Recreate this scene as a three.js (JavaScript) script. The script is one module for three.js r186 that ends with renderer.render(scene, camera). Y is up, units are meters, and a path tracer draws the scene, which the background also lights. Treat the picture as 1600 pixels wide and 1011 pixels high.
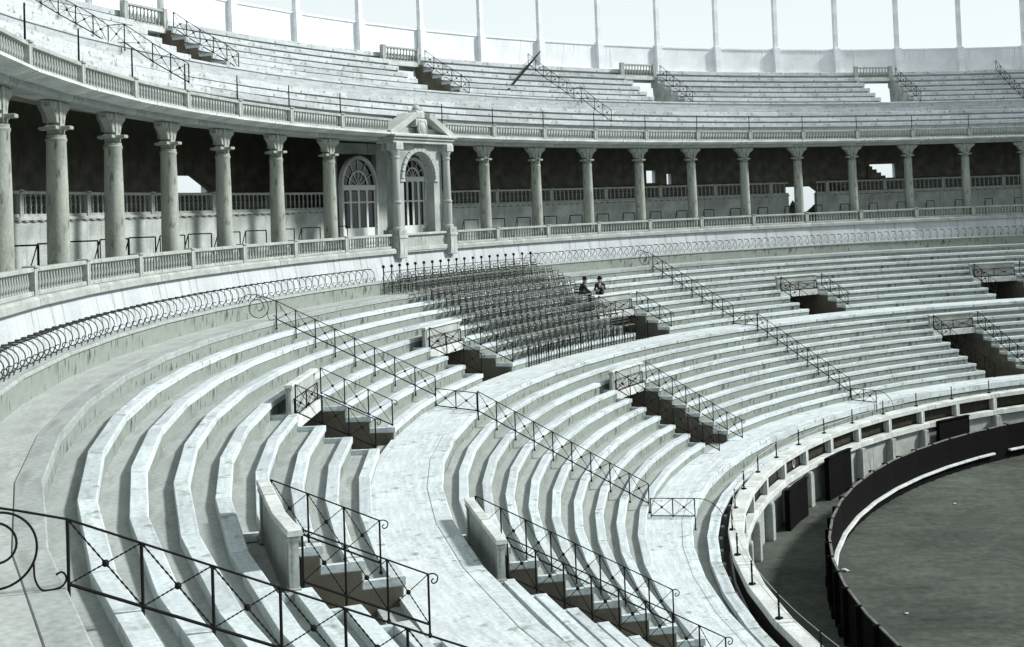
import * as THREE from 'three';
import { mergeGeometries, toCreasedNormals } from 'three/addons/utils/BufferGeometryUtils.js';
import { MarchingCubes } from 'three/addons/objects/MarchingCubes.js';
import { ImprovedNoise } from 'three/addons/math/ImprovedNoise.js';

// ───────────────────────── camera, sky, sun, exposure ─────────────────────────
const scene = new THREE.Scene();
const CAM_X = -54.204, CAM_Y = 12.917, YAW = -0.8765, PITCH = -0.034, ROLL = -0.0366, FOCAL = 1992.1, CY = 258.15;
const camera = new THREE.PerspectiveCamera(2 * Math.atan((1011 - CY) / FOCAL) * 180 / Math.PI, 1600 / 1011, 0.1, 3000);
camera.position.set(CAM_X, CAM_Y, 0);
{
  const f = new THREE.Vector3(Math.cos(YAW) * Math.cos(PITCH), -Math.sin(PITCH), Math.sin(YAW) * Math.cos(PITCH));
  const r = new THREE.Vector3(-Math.sin(YAW), 0, Math.cos(YAW));
  const u = new THREE.Vector3().crossVectors(r, f);
  const up = u.clone().multiplyScalar(Math.cos(ROLL)).addScaledVector(r, Math.sin(ROLL) * -1);
  camera.up.copy(up);
  camera.lookAt(camera.position.clone().add(f));
  const full = 2 * (1011 - CY);
  camera.setViewOffset(1600, full, 0, full - 1011, 1600, 1011);
}
const renderer = new THREE.WebGLRenderer({ antialias: true });
renderer.toneMapping = THREE.LinearToneMapping;
renderer.toneMappingExposure = 1.5;
renderer.shadowMap.enabled = true;

{ // hazy, nearly white sky
  const w = 64, h = 32, d = new Float32Array(w * h * 4);
  for (let y = 0; y < h; y++) for (let x = 0; x < w; x++) {
    const el = Math.abs((y + 0.5) / h - 0.5) * 2, k = 0.33 + 0.40 * Math.pow(1 - Math.sin(el * Math.PI / 2), 1.5), i = (y * w + x) * 4;
    d[i] = k * 0.895; d[i + 1] = k * 0.985; d[i + 2] = k * 1.0; d[i + 3] = 1;
  }
  const sky = new THREE.DataTexture(d, w, h, THREE.RGBAFormat, THREE.FloatType);
  sky.mapping = THREE.EquirectangularReflectionMapping;
  sky.magFilter = sky.minFilter = THREE.LinearFilter;
  sky.needsUpdate = true;
  scene.background = sky; scene.environment = sky;
}
const sun = new THREE.DirectionalLight(new THREE.Color(1.0, 0.995, 0.97), 3.7);
sun.position.set(0.82 * 90, 0.72 * 90 + 10, 0.5 * 90);
sun.target.position.set(0, 10, 0);
sun.castShadow = true; sun.shadow.radius = 12; sun.shadow.mapSize.set(4096, 4096);
Object.assign(sun.shadow.camera, { left: -80, right: 80, top: 80, bottom: -80, near: 1, far: 320 });
scene.add(sun, sun.target);

// ───────────────────────── layout of the ring ─────────────────────────
const TH0 = -2.5306, AL = 0.08101, GROUND = 0.1;          // one bay = AL radians; columns, posts and kinks stand at whole bays
const U = { R: (k) => 51.22 - 0.71 * (k + 1), H: (k) => 9.31 - 0.337 * (k + 1) };      // upper bank, k = -1 (walkway lip) .. 7
const L = { R: (j) => 43.8 - 0.611 * j, H: (j) => 6.263 - 0.335 * j };                // lower bank, j = 0 (walkway lip) .. 9
const B0 = -7.0, B1 = 20;
let seed = 20240;
const rnd = () => { seed = (seed * 1664525 + 1013904223) >>> 0; return seed / 4294967296; };
const th = (b) => TH0 + AL * b;
function pt(b, R, y = 0) {                                   // a point of the many-sided ring
  const i = Math.floor(b + 1e-9), f = b - i, a = th(i), c = th(i + 1);
  return new THREE.Vector3(R * (Math.cos(a) * (1 - f) + Math.cos(c) * f), y, R * (Math.sin(a) * (1 - f) + Math.sin(c) * f));
}
const turn = (b) => Math.atan2(-Math.cos(th(b)), -Math.sin(th(b)));      // local +z faces the arena, +x runs along the ring
const mb = (b) => Math.floor(b) + 0.5;                                   // bearing of the facet

// ───────────────────────── textures and materials ─────────────────────────
const noise = new ImprovedNoise();
function fbm(x, y, z, oct = 4, px = 0, py = 0) {             // tiling fractal noise; px, py = periods
  let s = 0, a = 0.5, f = 1;
  for (let o = 0; o < oct; o++) {
    const X = x * f, Y = y * f, P = px * f, Q = py * f;
    if (px) {
      const u = x / px, v = y / py;
      s += a * (noise.noise(X, Y, z + o * 7) * (1 - u) * (1 - v) + noise.noise(X - P, Y, z + o * 7) * u * (1 - v) + noise.noise(X, Y - Q, z + o * 7) * (1 - u) * v + noise.noise(X - P, Y - Q, z + o * 7) * u * v);
    } else s += a * noise.noise(X, Y, z + o * 7);
    a *= 0.5; f *= 2;
  }
  return s;
}
const sm = (a, b, x) => { const t = Math.min(1, Math.max(0, (x - a) / (b - a))); return t * t * (3 - 2 * t); };
function tex(w, h, fn, srgb = true) {
  const d = new Uint8Array(w * h * 4);
  for (let y = 0; y < h; y++) for (let x = 0; x < w; x++) {
    const c = fn(x / w, y / h), i = (y * w + x) * 4;
    for (let k = 0; k < 3; k++) d[i + k] = Math.max(0, Math.min(255, (Array.isArray(c) ? c[k] : c) * 255));
    d[i + 3] = 255;
  }
  const t = new THREE.DataTexture(d, w, h, THREE.RGBAFormat);
  t.wrapS = t.wrapT = THREE.RepeatWrapping; t.magFilter = THREE.LinearFilter; t.minFilter = THREE.LinearMipmapLinearFilter; t.generateMipmaps = true;
  if (srgb) t.colorSpace = THREE.SRGBColorSpace;
  t.needsUpdate = true;
  return t;
}
const rep = (t, x, y) => { t.repeat.set(x, y); return t; };
// white-washed cement with faint blotches, pits and hairline streaks (6 m square)
const slabTex = rep(tex(1024, 1024, (u, v) => {
  const a = fbm(u * 6, v * 6, 1, 5, 6, 6), b = fbm(u * 70, v * 70, 5, 2, 70, 70), c = fbm(u * 5, v * 60, 9, 3, 5, 60), p = fbm(u * 16, v * 16, 13, 4, 16, 16), g = fbm(u * 26, v * 26, 15, 2, 26, 26);
  let k = 0.92 + 0.2 * a + 0.24 * b + 0.22 * c;
  const dirt = sm(0.10, 0.36, p + 0.4 * a), spot = sm(0.31, 0.40, g);
  k -= 0.24 * dirt + 0.12 * sm(0.2, 0.42, -a) + 0.35 * spot;
  return [k * 0.975, k * 0.99, k * (0.99 - 0.06 * dirt)];
}), 1 / 6, 1 / 6);
// trodden cement: greyer, smeared with dirt
const treadTex = rep(tex(512, 512, (u, v) => {
  const a = fbm(u * 5, v * 5, 21, 5, 5, 5), b = fbm(u * 50, v * 50, 25, 2, 50, 50), c = fbm(u * 2, v * 16, 29, 4, 2, 16);
  const k = 0.90 + 0.2 * a + 0.24 * b + 0.2 * c, d = sm(0.08, 0.36, c + 0.5 * a) * 0.2;
  return [(k - d) * 0.972, (k - d) * 0.985, (k - d) * (0.98 - d * 0.12)];
}), 1 / 5, 1 / 5);
// risers: rain streaks and damp stains running down the face (12 m long, 0.6 m high)
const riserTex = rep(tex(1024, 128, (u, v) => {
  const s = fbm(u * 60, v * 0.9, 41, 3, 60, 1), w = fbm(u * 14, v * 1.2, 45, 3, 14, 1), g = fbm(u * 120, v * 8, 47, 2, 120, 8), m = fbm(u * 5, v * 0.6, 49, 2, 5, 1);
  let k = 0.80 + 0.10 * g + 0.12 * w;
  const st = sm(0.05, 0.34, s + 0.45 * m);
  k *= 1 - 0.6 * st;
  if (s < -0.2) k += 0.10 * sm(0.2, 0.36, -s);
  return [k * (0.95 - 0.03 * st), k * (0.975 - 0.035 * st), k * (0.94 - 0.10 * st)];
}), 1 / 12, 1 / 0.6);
const wallTex = rep(tex(512, 512, (u, v) => {
  const a = fbm(u * 5, v * 5, 61, 5, 5, 5), b = fbm(u * 60, v * 60, 65, 2, 60, 60), s = fbm(u * 26, v * 2, 69, 3, 26, 2);
  const k = 0.84 + 0.4 * a + 0.2 * b - 0.3 * sm(0.10, 0.4, s + 0.3 * a);
  return [k * 0.975, k * 0.985, k * 0.97];
}), 1 / 5, 1 / 5);
const columnTex = rep(tex(512, 512, (u, v) => {
  const a = fbm(u * 5, v * 5, 161, 5, 5, 5), b = fbm(u * 60, v * 60, 165, 2, 60, 60), m = fbm(u * 18, v * 12, 169, 4, 18, 12);
  const k = 0.84 + 0.4 * a + 0.26 * b - 0.4 * sm(0.06, 0.34, m + 0.3 * a);
  return [k * 0.98, k * 0.985, k * 0.95];
}), 1 / 3, 1 / 3);
const plasterTex = rep(tex(512, 512, (u, v) => {
  const a = fbm(u * 4, v * 4, 181, 5, 4, 4), b = fbm(u * 70, v * 70, 185, 2, 70, 70), t = fbm(u * 34, v * 2, 189, 3, 34, 2);
  const k = 0.94 + 0.2 * a + 0.16 * b - 0.24 * sm(0.08, 0.36, t + 0.3 * a);
  return [k * 0.985, k * 0.99, k * 0.99];
}), 1 / 6, 1 / 6);
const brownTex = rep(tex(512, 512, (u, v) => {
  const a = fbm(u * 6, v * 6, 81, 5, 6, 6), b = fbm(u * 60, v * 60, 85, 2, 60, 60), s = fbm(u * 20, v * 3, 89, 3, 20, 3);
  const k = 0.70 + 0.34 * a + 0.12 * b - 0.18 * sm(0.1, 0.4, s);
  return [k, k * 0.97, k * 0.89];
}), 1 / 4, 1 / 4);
const sandTex = rep(tex(1024, 1024, (u, v) => {
  const a = fbm(u * 5, v * 26, 101, 5, 5, 26), b = fbm(u * 90, v * 90, 105, 2, 90, 90), c = fbm(u * 4, v * 5, 109, 4, 4, 5), s = fbm(u * 12, v * 110, 113, 3, 12, 110);
  const k = 0.80 + 0.14 * a + 0.26 * b + 0.45 * c + 0.06 * s + 0.2 * fbm(u * 30, v * 34, 117, 4, 30, 34);
  return [k * 0.95, k * 0.97, k * 0.93];
}), 1 / 26, 1 / 26);
const grain = (z) => rep(tex(256, 256, (u, v) => { const k = 0.5 + 0.35 * fbm(u * 30, v * 30, z, 4, 30, 30) + 0.25 * fbm(u * 6, v * 6, z + 3, 3, 6, 6); return k; }, false), 1 / 2, 1 / 2);
const bump = grain(131);
const boardTex = rep(tex(256, 256, (u, v) => { const a = fbm(u * 3, v * 60, 141, 4, 3, 60), b = fbm(u * 8, v * 8, 144, 3, 8, 8); const k = 0.7 + 0.4 * a + 0.3 * b; return [k * 0.985, k, k * 0.985]; }), 1 / 2, 1 / 2);

function mat(r, g, b, map, o = {}) {
  const { dull, bumpScale, ...rest } = o, m = new (dull ? THREE.MeshPhysicalMaterial : THREE.MeshStandardMaterial)({ roughness: 0.92, metalness: 0, side: THREE.DoubleSide, ...rest });
  m.color.setRGB(r, g, b);
  if (o.dull) { m.specularIntensity = 0.12; }
  if (map) { m.map = map; m.bumpMap = bump; m.bumpScale = o.bumpScale ?? 0.006; }
  return m;
}
const slabM = [0.66, 0.70, 0.62, 0.68, 0.58].map((k, i) => mat(k * 0.92, k * (0.995 + 0.006 * (i % 2)), k * 1.03, slabTex));
const treadM = [0.43, 0.46, 0.41].map((k) => mat(k * 0.935, k * 1.0, k * 0.98, treadTex));
const topM = [0.60, 0.63, 0.57, 0.61, 0.50].map((k) => mat(k * 0.95, k * 0.99, k * 1.02, slabTex));
const M = {
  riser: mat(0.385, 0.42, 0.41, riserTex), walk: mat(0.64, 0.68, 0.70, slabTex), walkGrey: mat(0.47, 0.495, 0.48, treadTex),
  wall: mat(0.51, 0.54, 0.53, wallTex), white: mat(0.78, 0.81, 0.81, wallTex), plaster: mat(0.50, 0.53, 0.55, plasterTex), stone: mat(0.49, 0.52, 0.505, wallTex),
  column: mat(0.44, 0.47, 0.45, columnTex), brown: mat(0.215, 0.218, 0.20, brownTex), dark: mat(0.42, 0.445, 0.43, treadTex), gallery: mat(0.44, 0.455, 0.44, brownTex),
  iron: mat(0.012, 0.0125, 0.012, null, { roughness: 0.8, dull: true }), ironArm: mat(0.075, 0.08, 0.075, null, { roughness: 0.8, dull: true }),
  sand: mat(0.122, 0.134, 0.126, sandTex, { bumpScale: 0.02, dull: true }), fence: mat(0.008, 0.0082, 0.008, boardTex, { dull: true }), fenceTop: mat(0.26, 0.26, 0.25, boardTex), shield: mat(0.009, 0.009, 0.0095, boardTex, { dull: true }),
  panel: mat(0.085, 0.080, 0.060, boardTex, { dull: true }), chair: mat(0.12, 0.127, 0.12, boardTex), chairSeat: mat(0.34, 0.36, 0.345, boardTex), pier: mat(0.86, 0.89, 0.92, plasterTex), outer: mat(0.84, 0.87, 0.90, plasterTex), carved: mat(0.60, 0.63, 0.62, wallTex), wire: mat(0.42, 0.43, 0.40, null, { roughness: 0.6 }),
  glass: new THREE.MeshStandardMaterial({ color: 0x0c0e10, roughness: 0.08, metalness: 0, side: THREE.DoubleSide }), joinery: mat(0.62, 0.65, 0.63, null),
  cloth: null,
};

// ───────────────────────── object helpers ─────────────────────────
const taken = new Map();
function numbered(n) { const k = taken.get(n) ?? 0; taken.set(n, k + 1); return k ? `${n}_${String(k).padStart(3, '0')}` : n; }
function tag(o, label, category, group, kind) { o.userData.label = label; if (category) o.userData.category = category; if (group) o.userData.group = group; o.userData.kind = kind ?? 'thing'; return o; }
function thing(name, label, category, group, p) {
  const g = new THREE.Group(); g.name = numbered(name); if (p) g.position.copy(p);
  scene.add(g); return tag(g, label, category, group);
}
function add(parent, name, geo, m) {                         // geometry in world coordinates -> part of a thing that only has a position
  const o = new THREE.Mesh(geo, m); o.name = name; o.castShadow = o.receiveShadow = true;
  let p = parent, off = new THREE.Vector3(); while (p && p !== scene) { off.add(p.position); p = p.parent; }
  if (off.lengthSq()) geo.translate(-off.x, -off.y, -off.z);
  parent.add(o); return o;
}
function loc(parent, name, geo, m) { const o = new THREE.Mesh(geo, m); o.name = name; o.castShadow = o.receiveShadow = true; parent.add(o); return o; }
function copy(o, name) { const c = o.clone(); c.name = numbered(name ?? o.name.replace(/_\d{3}$/, '')); c.userData = { ...o.userData }; scene.add(c); return c; }

function tri(pos, uv, a, b, c, ua, ub, uc) { pos.push(...a.toArray(), ...b.toArray(), ...c.toArray()); uv.push(...ua, ...ub, ...uc); }
function finish(pos, uv) {
  const g = new THREE.BufferGeometry();
  g.setAttribute('position', new THREE.Float32BufferAttribute(pos, 3)); g.setAttribute('uv', new THREE.Float32BufferAttribute(uv, 2));
  g.computeVertexNormals(); return g;
}
// sweep a closed outline [[R, y], ...] along the ring from bay b0 to bay b1
function sweep(outline, b0, b1, o = {}) {
  const bs = [b0]; for (let i = Math.floor(b0) + 1; i < b1 - 1e-6; i++) if (i > b0 + 1e-6) bs.push(i); bs.push(b1);
  const pos = [], uv = [], n = outline.length, Rm = outline[0][0], open = o.open, du = o.du ?? 0;
  let u0 = b0 * AL * Rm + du;
  for (let s = 0; s + 1 < bs.length; s++) {
    const u1 = u0 + (bs[s + 1] - bs[s]) * AL * Rm;
    let v0 = o.v0 ?? 0;
    for (let i = 0; i < (open ? n - 1 : n); i++) {
      const A = outline[i], B = outline[(i + 1) % n], v1 = v0 + Math.hypot(B[0] - A[0], B[1] - A[1]);
      const a = pt(bs[s], A[0], A[1]), b = pt(bs[s], B[0], B[1]);
      // the end of a span belongs to the facet it closes
      const e = (q) => (Math.abs(bs[s + 1] - Math.round(bs[s + 1])) < 1e-6 ? pt(Math.round(bs[s + 1]), q[0], q[1]) : pt(bs[s + 1], q[0], q[1]));
      const c = e(B), d = e(A);
      tri(pos, uv, a, b, c, [u0, v0], [u0, v1], [u1, v1]); tri(pos, uv, a, c, d, [u0, v0], [u1, v1], [u1, v0]);
      v0 = v1;
    }
    u0 = u1;
  }
  if (!open && !o.noCaps) {
    const flat = THREE.ShapeUtils.triangulateShape(outline.map((q) => new THREE.Vector2(...q)), []);
    for (const b of [b0, b1]) for (const f of flat) tri(pos, uv, ...f.map((k) => pt(b, ...outline[k])), ...f.map((k) => outline[k]));
  }
  return finish(pos, uv);
}
const rect = (r0, r1, y0, y1) => [[r0, y0], [r0, y1], [r1, y1], [r1, y0]];
// slab outline with its front edge rounded off
const nosed = (r0, r1, y0, y1, e = 0.022) => [[r0, y0], [r0, y1 - e], [r0 + e * 0.35, y1 - e * 0.35], [r0 + e, y1], [r1 - e * 0.6, y1], [r1, y1 - e * 0.6], [r1, y0]];
function bar(p, q, r, n = 5, r2 = r) {
  const d = new THREE.Vector3().subVectors(q, p), l = d.length(), g = new THREE.CylinderGeometry(r2, r, l, n, 1);
  g.applyQuaternion(new THREE.Quaternion().setFromUnitVectors(new THREE.Vector3(0, 1, 0), d.normalize()));
  g.translate((p.x + q.x) / 2, (p.y + q.y) / 2, (p.z + q.z) / 2); return g;
}
const box = (w, h, d, x = 0, y = 0, z = 0) => new THREE.BoxGeometry(w, h, d).translate(x, y, z);
function bev(w, h, d, x, y, z, e = 0.015) {                  // box with a chamfer
  const s = new THREE.Shape(); s.moveTo(-w / 2 + e, -d / 2 + e); s.lineTo(w / 2 - e, -d / 2 + e); s.lineTo(w / 2 - e, d / 2 - e); s.lineTo(-w / 2 + e, d / 2 - e);
  const g = new THREE.ExtrudeGeometry(s, { depth: h - 2 * e, bevelEnabled: true, bevelThickness: e, bevelSize: e, bevelSegments: 1 });
  return g.rotateX(-Math.PI / 2).translate(x, y + e, z);
}
function curve(pts, r, seg = 24, n = 5) { return new THREE.TubeGeometry(new THREE.CatmullRomCurve3(pts), seg, r, n); }
const merge = (l) => mergeGeometries(l.map((g) => { const q = g.index ? g.toNonIndexed() : g; for (const k of Object.keys(q.attributes)) if (!['position', 'normal', 'uv'].includes(k)) q.deleteAttribute(k); return q; }));
function place(o, b, R, y) { o.position.copy(pt(b, R, y)); o.rotation.y = turn(b); return o; }

// ───────────────────────── vomitories (openings in the banks) ─────────────────────────
const UV_ = [[-3.28, -2.36], [0.98, 1.86], [5.08, 5.95], [9.2, 10.02], [13.2, 14.0], [17.05, 17.85]].map(([a, b]) => ({ a, b, k: 4 }));
const LV_ = [{ a: -1.95, b: -0.95, k: 1 }, { a: 6.66, b: 7.56, k: 3 }, { a: 14.9, b: 15.8, k: 3 }];
const TV_ = [[5.1, 5.66], [9.1, 9.67], [13.17, 13.72], [17.16, 17.72]].map(([a, b]) => ({ a, b }));
function spans(cuts, b0 = B0, b1 = B1) {                     // the stretches left between the cuts
  const out = []; let s = b0;
  for (const c of cuts) { if (c.b < b0 || c.a > b1) continue; if (c.a > s) out.push([s, c.a]); s = c.b; }
  if (s < b1) out.push([s, b1]); return out;
}
function perBay([s, e], fine = -99) { const o = []; let b = s; while (b < e - 1e-6) { const st = b < fine ? 0.5 : 1, n = Math.min(e, (Math.floor(b / st + 1e-6) + 1) * st); o.push([b, n]); b = n; } return o; }

// ───────────────────────── ground ─────────────────────────
{
  const pos = [], uv = [], n = 96, rings = [0, 12, 24, 33, 36, 70, 140, 400];
  for (let i = 0; i < rings.length - 1; i++) for (let k = 0; k < n; k++) {
    const P = (r, a) => new THREE.Vector3(r * Math.cos(a), GROUND, r * Math.sin(a)), a0 = k / n * 6.283185307, a1 = (k + 1) / n * 6.283185307;
    const q = [P(rings[i], a0), P(rings[i + 1], a0), P(rings[i + 1], a1), P(rings[i], a1)], t = q.map((v) => [v.x * 0.77 + v.z * 0.64, v.x * 0.64 - v.z * 0.77]);
    tri(pos, uv, q[0], q[2], q[1], t[0], t[2], t[1]); if (rings[i]) tri(pos, uv, q[0], q[3], q[2], t[0], t[3], t[2]);
  }
  const g = add(scene, 'ground', finish(pos, uv), M.sand); tag(g, 'dark raked earth of the arena and the alley behind its fence', 'ground', null, 'structure');
}
{ // scraps lying on the raked earth
  const spots = [[1492, 788, 0.1], [1321, 892, 0.2], [1416, 960, 0.1]];
  const w = new THREE.Vector3();
  spots.forEach(([px, py, s], i) => {
    const c = groundAt(px, py);
    const g = new THREE.IcosahedronGeometry(s, 1), p = g.attributes.position;
    for (let k = 0; k < p.count; k++) { w.fromBufferAttribute(p, k); const f = 0.7 + 0.5 * noise.noise(w.x * 9 + i * 5, w.y * 9, w.z * 9); p.setXYZ(k, w.x * f * 1.1, Math.max(-0.05, w.y * f * 0.28), w.z * f * 0.7); }
    g.computeVertexNormals();
    const o = loc(scene, numbered('paper_scrap'), g, M.white); o.position.copy(c); o.position.y = GROUND + 0.03; o.rotation.y = i * 1.3;
    tag(o, ['flat white scrap out on the arena earth, farthest from the fence', 'white scrap lying against the inner foot of the dark fence', 'white scrap on the arena earth near the bottom edge'][i], 'scrap', 'scraps on the ground');
  });
}
function groundAt(px, py, H = GROUND) {
  const du = px - 800, dv = py - CY, cr = Math.cos(ROLL), sr = Math.sin(ROLL), u = (du * cr + dv * sr) / FOCAL, v = -(-du * sr + dv * cr) / FOCAL;
  const cp = Math.cos(PITCH), sp = Math.sin(PITCH), fw = cp + v * sp, Y = -sp + v * cp, c = Math.cos(YAW), s = Math.sin(YAW);
  const d = new THREE.Vector3(fw * c - u * s, Y, fw * s + u * c), t = (H - CAM_Y) / d.y;
  return new THREE.Vector3(CAM_X, CAM_Y, 0).addScaledVector(d, t);
}

// ───────────────────────── ringside: inner fence, wall, cables ─────────────────────────
{
  const f = thing('ring_fence', 'dark plank fence round the arena with a white foot ledge', 'fence');
  const step = 0.62;
  for (let b = -6.2; b < 20.5; b += step) {
    const e = 0.006;
    for (let q = 0; q < 4; q++) add(f, 'plank', sweep(rect(32.56, 32.62, GROUND + 0.05 + q * 0.385, GROUND + 0.425 + q * 0.385), b + e, b + step - e, { du: q * 3.1 + b }), M.fence);
    add(f, 'top_rail', sweep(nosed(32.545, 32.625, GROUND + 1.59, GROUND + 1.63, 0.01), b + 0.035, b + step - 0.035), M.fenceTop);
    const p = loc(f, 'post', bev(0.13, 1.645, 0.2, 0, 0, 0), M.fence); place(p, b, 32.66, GROUND);
    const k = loc(f, 'step_block', bev(0.3, 0.3, 0.16, 0, 0, 0), M.fence); place(k, b + step / 2, 32.7, GROUND);
  }
  for (let b = -6; b < 20; b += 1) {
    if (b === 12) { add(f, 'foot_ledge', sweep(nosed(32.40, 32.555, 0.48, 0.56), 12.02, 12.52), M.white); continue; }
    add(f, 'foot_ledge', sweep(nosed(32.40, 32.555, 0.48, 0.56), b + 0.004, b + 0.996), M.white);
  }
}
{
  const w = thing('ringside_wall', 'white ringside wall with framed dark panels facing the arena alley', 'wall');
  for (let b = -7; b < 21; b++) {
    const s = b, e = b + 1;
    add(w, 'lower_wall', sweep(rect(35.4, 35.72, GROUND - 0.05, 1.56), s, e), M.stone);
    add(w, 'ledge', sweep(nosed(35.2, 35.74, 1.56, 1.8), s + 0.003, e - 0.003), M.white);
    add(w, 'back_board', sweep(rect(35.56, 35.68, 1.8, 2.4), s, e), M.panel);
    add(w, 'coping', sweep(nosed(35.27, 35.76, 2.4, 2.6), s + 0.003, e - 0.003), M.white);
    if (b >= 3) { const p = loc(w, 'panel_frame', merge([box(3.0 * 0.86, 0.035, 0.03, 0, 0.55, 0), box(3.0 * 0.86, 0.035, 0.03, 0, 0.03, 0)]), M.fence); place(p, b + 0.5, 35.5, 1.82); }
    const p = loc(w, 'post', bev(0.24, 0.6, 0.3, 0, 0, 0, 0.02), M.white); place(p, b, 35.42, 1.8);
    const sh = new THREE.Shape(); sh.moveTo(-0.19, 0); sh.lineTo(0.19, 0); sh.lineTo(0.19, 1.22); sh.absarc(0, 1.22, 0.19, 0, Math.PI, false); sh.lineTo(-0.19, 0);
    const pl = loc(w, 'pilaster', new THREE.ExtrudeGeometry(sh, { depth: 0.3, bevelEnabled: true, bevelSize: 0.02, bevelThickness: 0.02, bevelSegments: 1, curveSegments: 8 }), M.wall); place(pl, b, 35.4, GROUND); 
  }
  const c = thing('cable_railing', 'iron posts with two slack wires along the top of the ringside wall', 'railing');
  for (let b = -7; b < 21; b++) {
    const A = pt(b, 35.62, 2.58), B = pt(b + 1, 35.62, 2.58);
    add(c, 'post', merge([bar(A, A.clone().setY(3.24), 0.028, 6), bev(0.14, 0.05, 0.14, A.x, 2.6, A.z, 0.01)]), M.iron);
    for (const h of [0.34, 0.62]) { const m = A.clone().lerp(B, 0.5).setY(2.58 + h - 0.03); add(c, 'wire', curve([A.clone().setY(2.58 + h), m, B.clone().setY(2.58 + h)], 0.011, 6, 4), M.wire); }
  }
  // shelters of dark boards standing in the alley
  for (const [b0, b1, y1, lab] of [[8.42, 9.3, 1.86, 'dark board shelter in the alley, middle of the three'], [6.5, 7.45, 1.62, 'dark board shelter in the alley nearest the camera'], [12.22, 13.08, 1.86, 'dark board shelter in the alley farthest to the right']]) {
    const m = (b0 + b1) / 2, g = thing('board_shelter', lab, 'shelter', 'board shelters in the alley', pt(m, 34.85, GROUND));
    for (let q = 0; q < 5; q++) { const h = (y1 - GROUND) / 5; add(g, 'plank', sweep(rect(34.82, 34.88, GROUND + q * h + 0.004, GROUND + (q + 1) * h - 0.004), b0, b1, { du: q * 1.7 }), M.shield); }
    add(g, 'cap', sweep(rect(34.76, 34.94, y1, y1 + 0.04), b0, b1), M.shield);
    for (const b of [b0 + 0.02, b1 - 0.02]) add(g, 'post', sweep(rect(34.88, 35.02, GROUND, y1), b - 0.02, b + 0.02), M.shield);
  }
  const z = new THREE.TorusGeometry(0.15, 0.035, 6, 24); z.scale(0.75, 1.25, 0.5);
  const o = loc(scene, numbered('number_plate'), z, M.white); place(o, 7.62, 35.52, 2.08); tag(o, 'white upright figure 0 fixed to a dark ringside panel', 'number');
}
{ // front row beside the wall
  const g = thing('front_bench_row', 'curved front bench row in the trench behind the white ringside wall', 'bench');
  for (const [s, e] of spans([], B0, 18)) {
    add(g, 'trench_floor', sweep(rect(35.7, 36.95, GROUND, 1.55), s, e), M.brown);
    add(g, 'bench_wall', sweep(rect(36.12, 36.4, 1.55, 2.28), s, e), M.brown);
    add(g, 'tread', sweep(rect(36.4, 36.95, 1.55, 2.16), s, e), treadM[0]);
    for (const [a, b] of perBay([s, e])) { add(g, 'seat_slab', sweep(nosed(36.08, 36.42, 2.28, 2.42), a + 0.003, b - 0.003), slabM[Math.floor(rnd() * 5)]); }
    for (let b = Math.ceil(s); b < e; b++) for (const t of [0.15, 0.65]) { const k = loc(g, 'buttress', bev(0.26, 0.7, 0.22, 0, 0, 0), M.dark); place(k, b + t, 36.06, 1.55); }
  }
}

// ───────────────────────── the two banks of seats ─────────────────────────
function bank(g, T, k0, k1, cuts, b0, b1, wide) {
  for (let k = k0; k <= k1; k++) {
    const F = T.R(k), H = T.H(k), back = T.R(k - 1), cut = cuts.filter((c) => k >= c.k);
    for (const sp of spans(cut, b0, b1)) {
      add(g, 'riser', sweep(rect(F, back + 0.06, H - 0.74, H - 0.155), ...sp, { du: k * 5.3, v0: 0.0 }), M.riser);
      add(g, 'tread', sweep(rect(F + wide - 0.01, back - 0.002, H - 0.18, H - 0.145), ...sp, { du: rnd() * 5, v0: rnd() * 5 }), treadM[((k % 3) + 3) % 3]);
      for (const [q, s] of [[sp[0], 1], [sp[1], -1]]) if (cut.some((c) => Math.abs(c.a - q) < 1e-6 || Math.abs(c.b - q) < 1e-6)) {   // kerb closing the row at an opening
        const w = 0.11 / (AL * F); add(g, 'end_kerb', sweep(rect(F + wide + 0.003, back - 0.004, H - 0.2, H - 0.012), s > 0 ? q : q - w, s > 0 ? q + w : q), slabM[1]);
      }
      for (const [a, b] of perBay(sp, k < 5 ? -0.01 : -99)) {
        const e = 0.004 / (AL * F), va = rnd() * 20;
        add(g, 'seat_slab', sweep(nosed(F - 0.045, F + wide, H - 0.152, H + (rnd() - 0.5) * 0.008), a + e, b - e, { du: va, v0: rnd() * 6 }), slabM[Math.floor(rnd() * 5)]);
      }
    }
  }
}
const lowerBank = thing('lower_terrace', 'lower curved bank of white cement seat rows between two walkways', 'terrace');
bank(lowerBank, L, 1, 9, LV_, B0, 18.5, 0.2);
{
  for (const sp of spans(LV_, B0, 18.5)) add(lowerBank, 'walkway', sweep(rect(37.2, 38.34, 2.3, 2.85), ...sp), M.walk);
  for (const c of LV_) add(lowerBank, 'walkway', sweep(rect(37.2, 38.2, 2.3, 2.85), c.a, c.b), M.walk);
  for (const p of perBay([B0, 18.5])) add(lowerBank, 'walkway_edge', sweep(nosed(36.86, 37.192, 2.55, 2.853), p[0] + 0.002, p[1] - 0.002), slabM[Math.floor(rnd() * 5)]);
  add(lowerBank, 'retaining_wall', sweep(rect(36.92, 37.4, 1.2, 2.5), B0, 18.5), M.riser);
}
const upperBank = thing('upper_terrace', 'upper curved bank of cement seat rows below the arcade', 'terrace');
bank(upperBank, U, 0, 7, UV_, B0, B1, 0.235);
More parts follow.
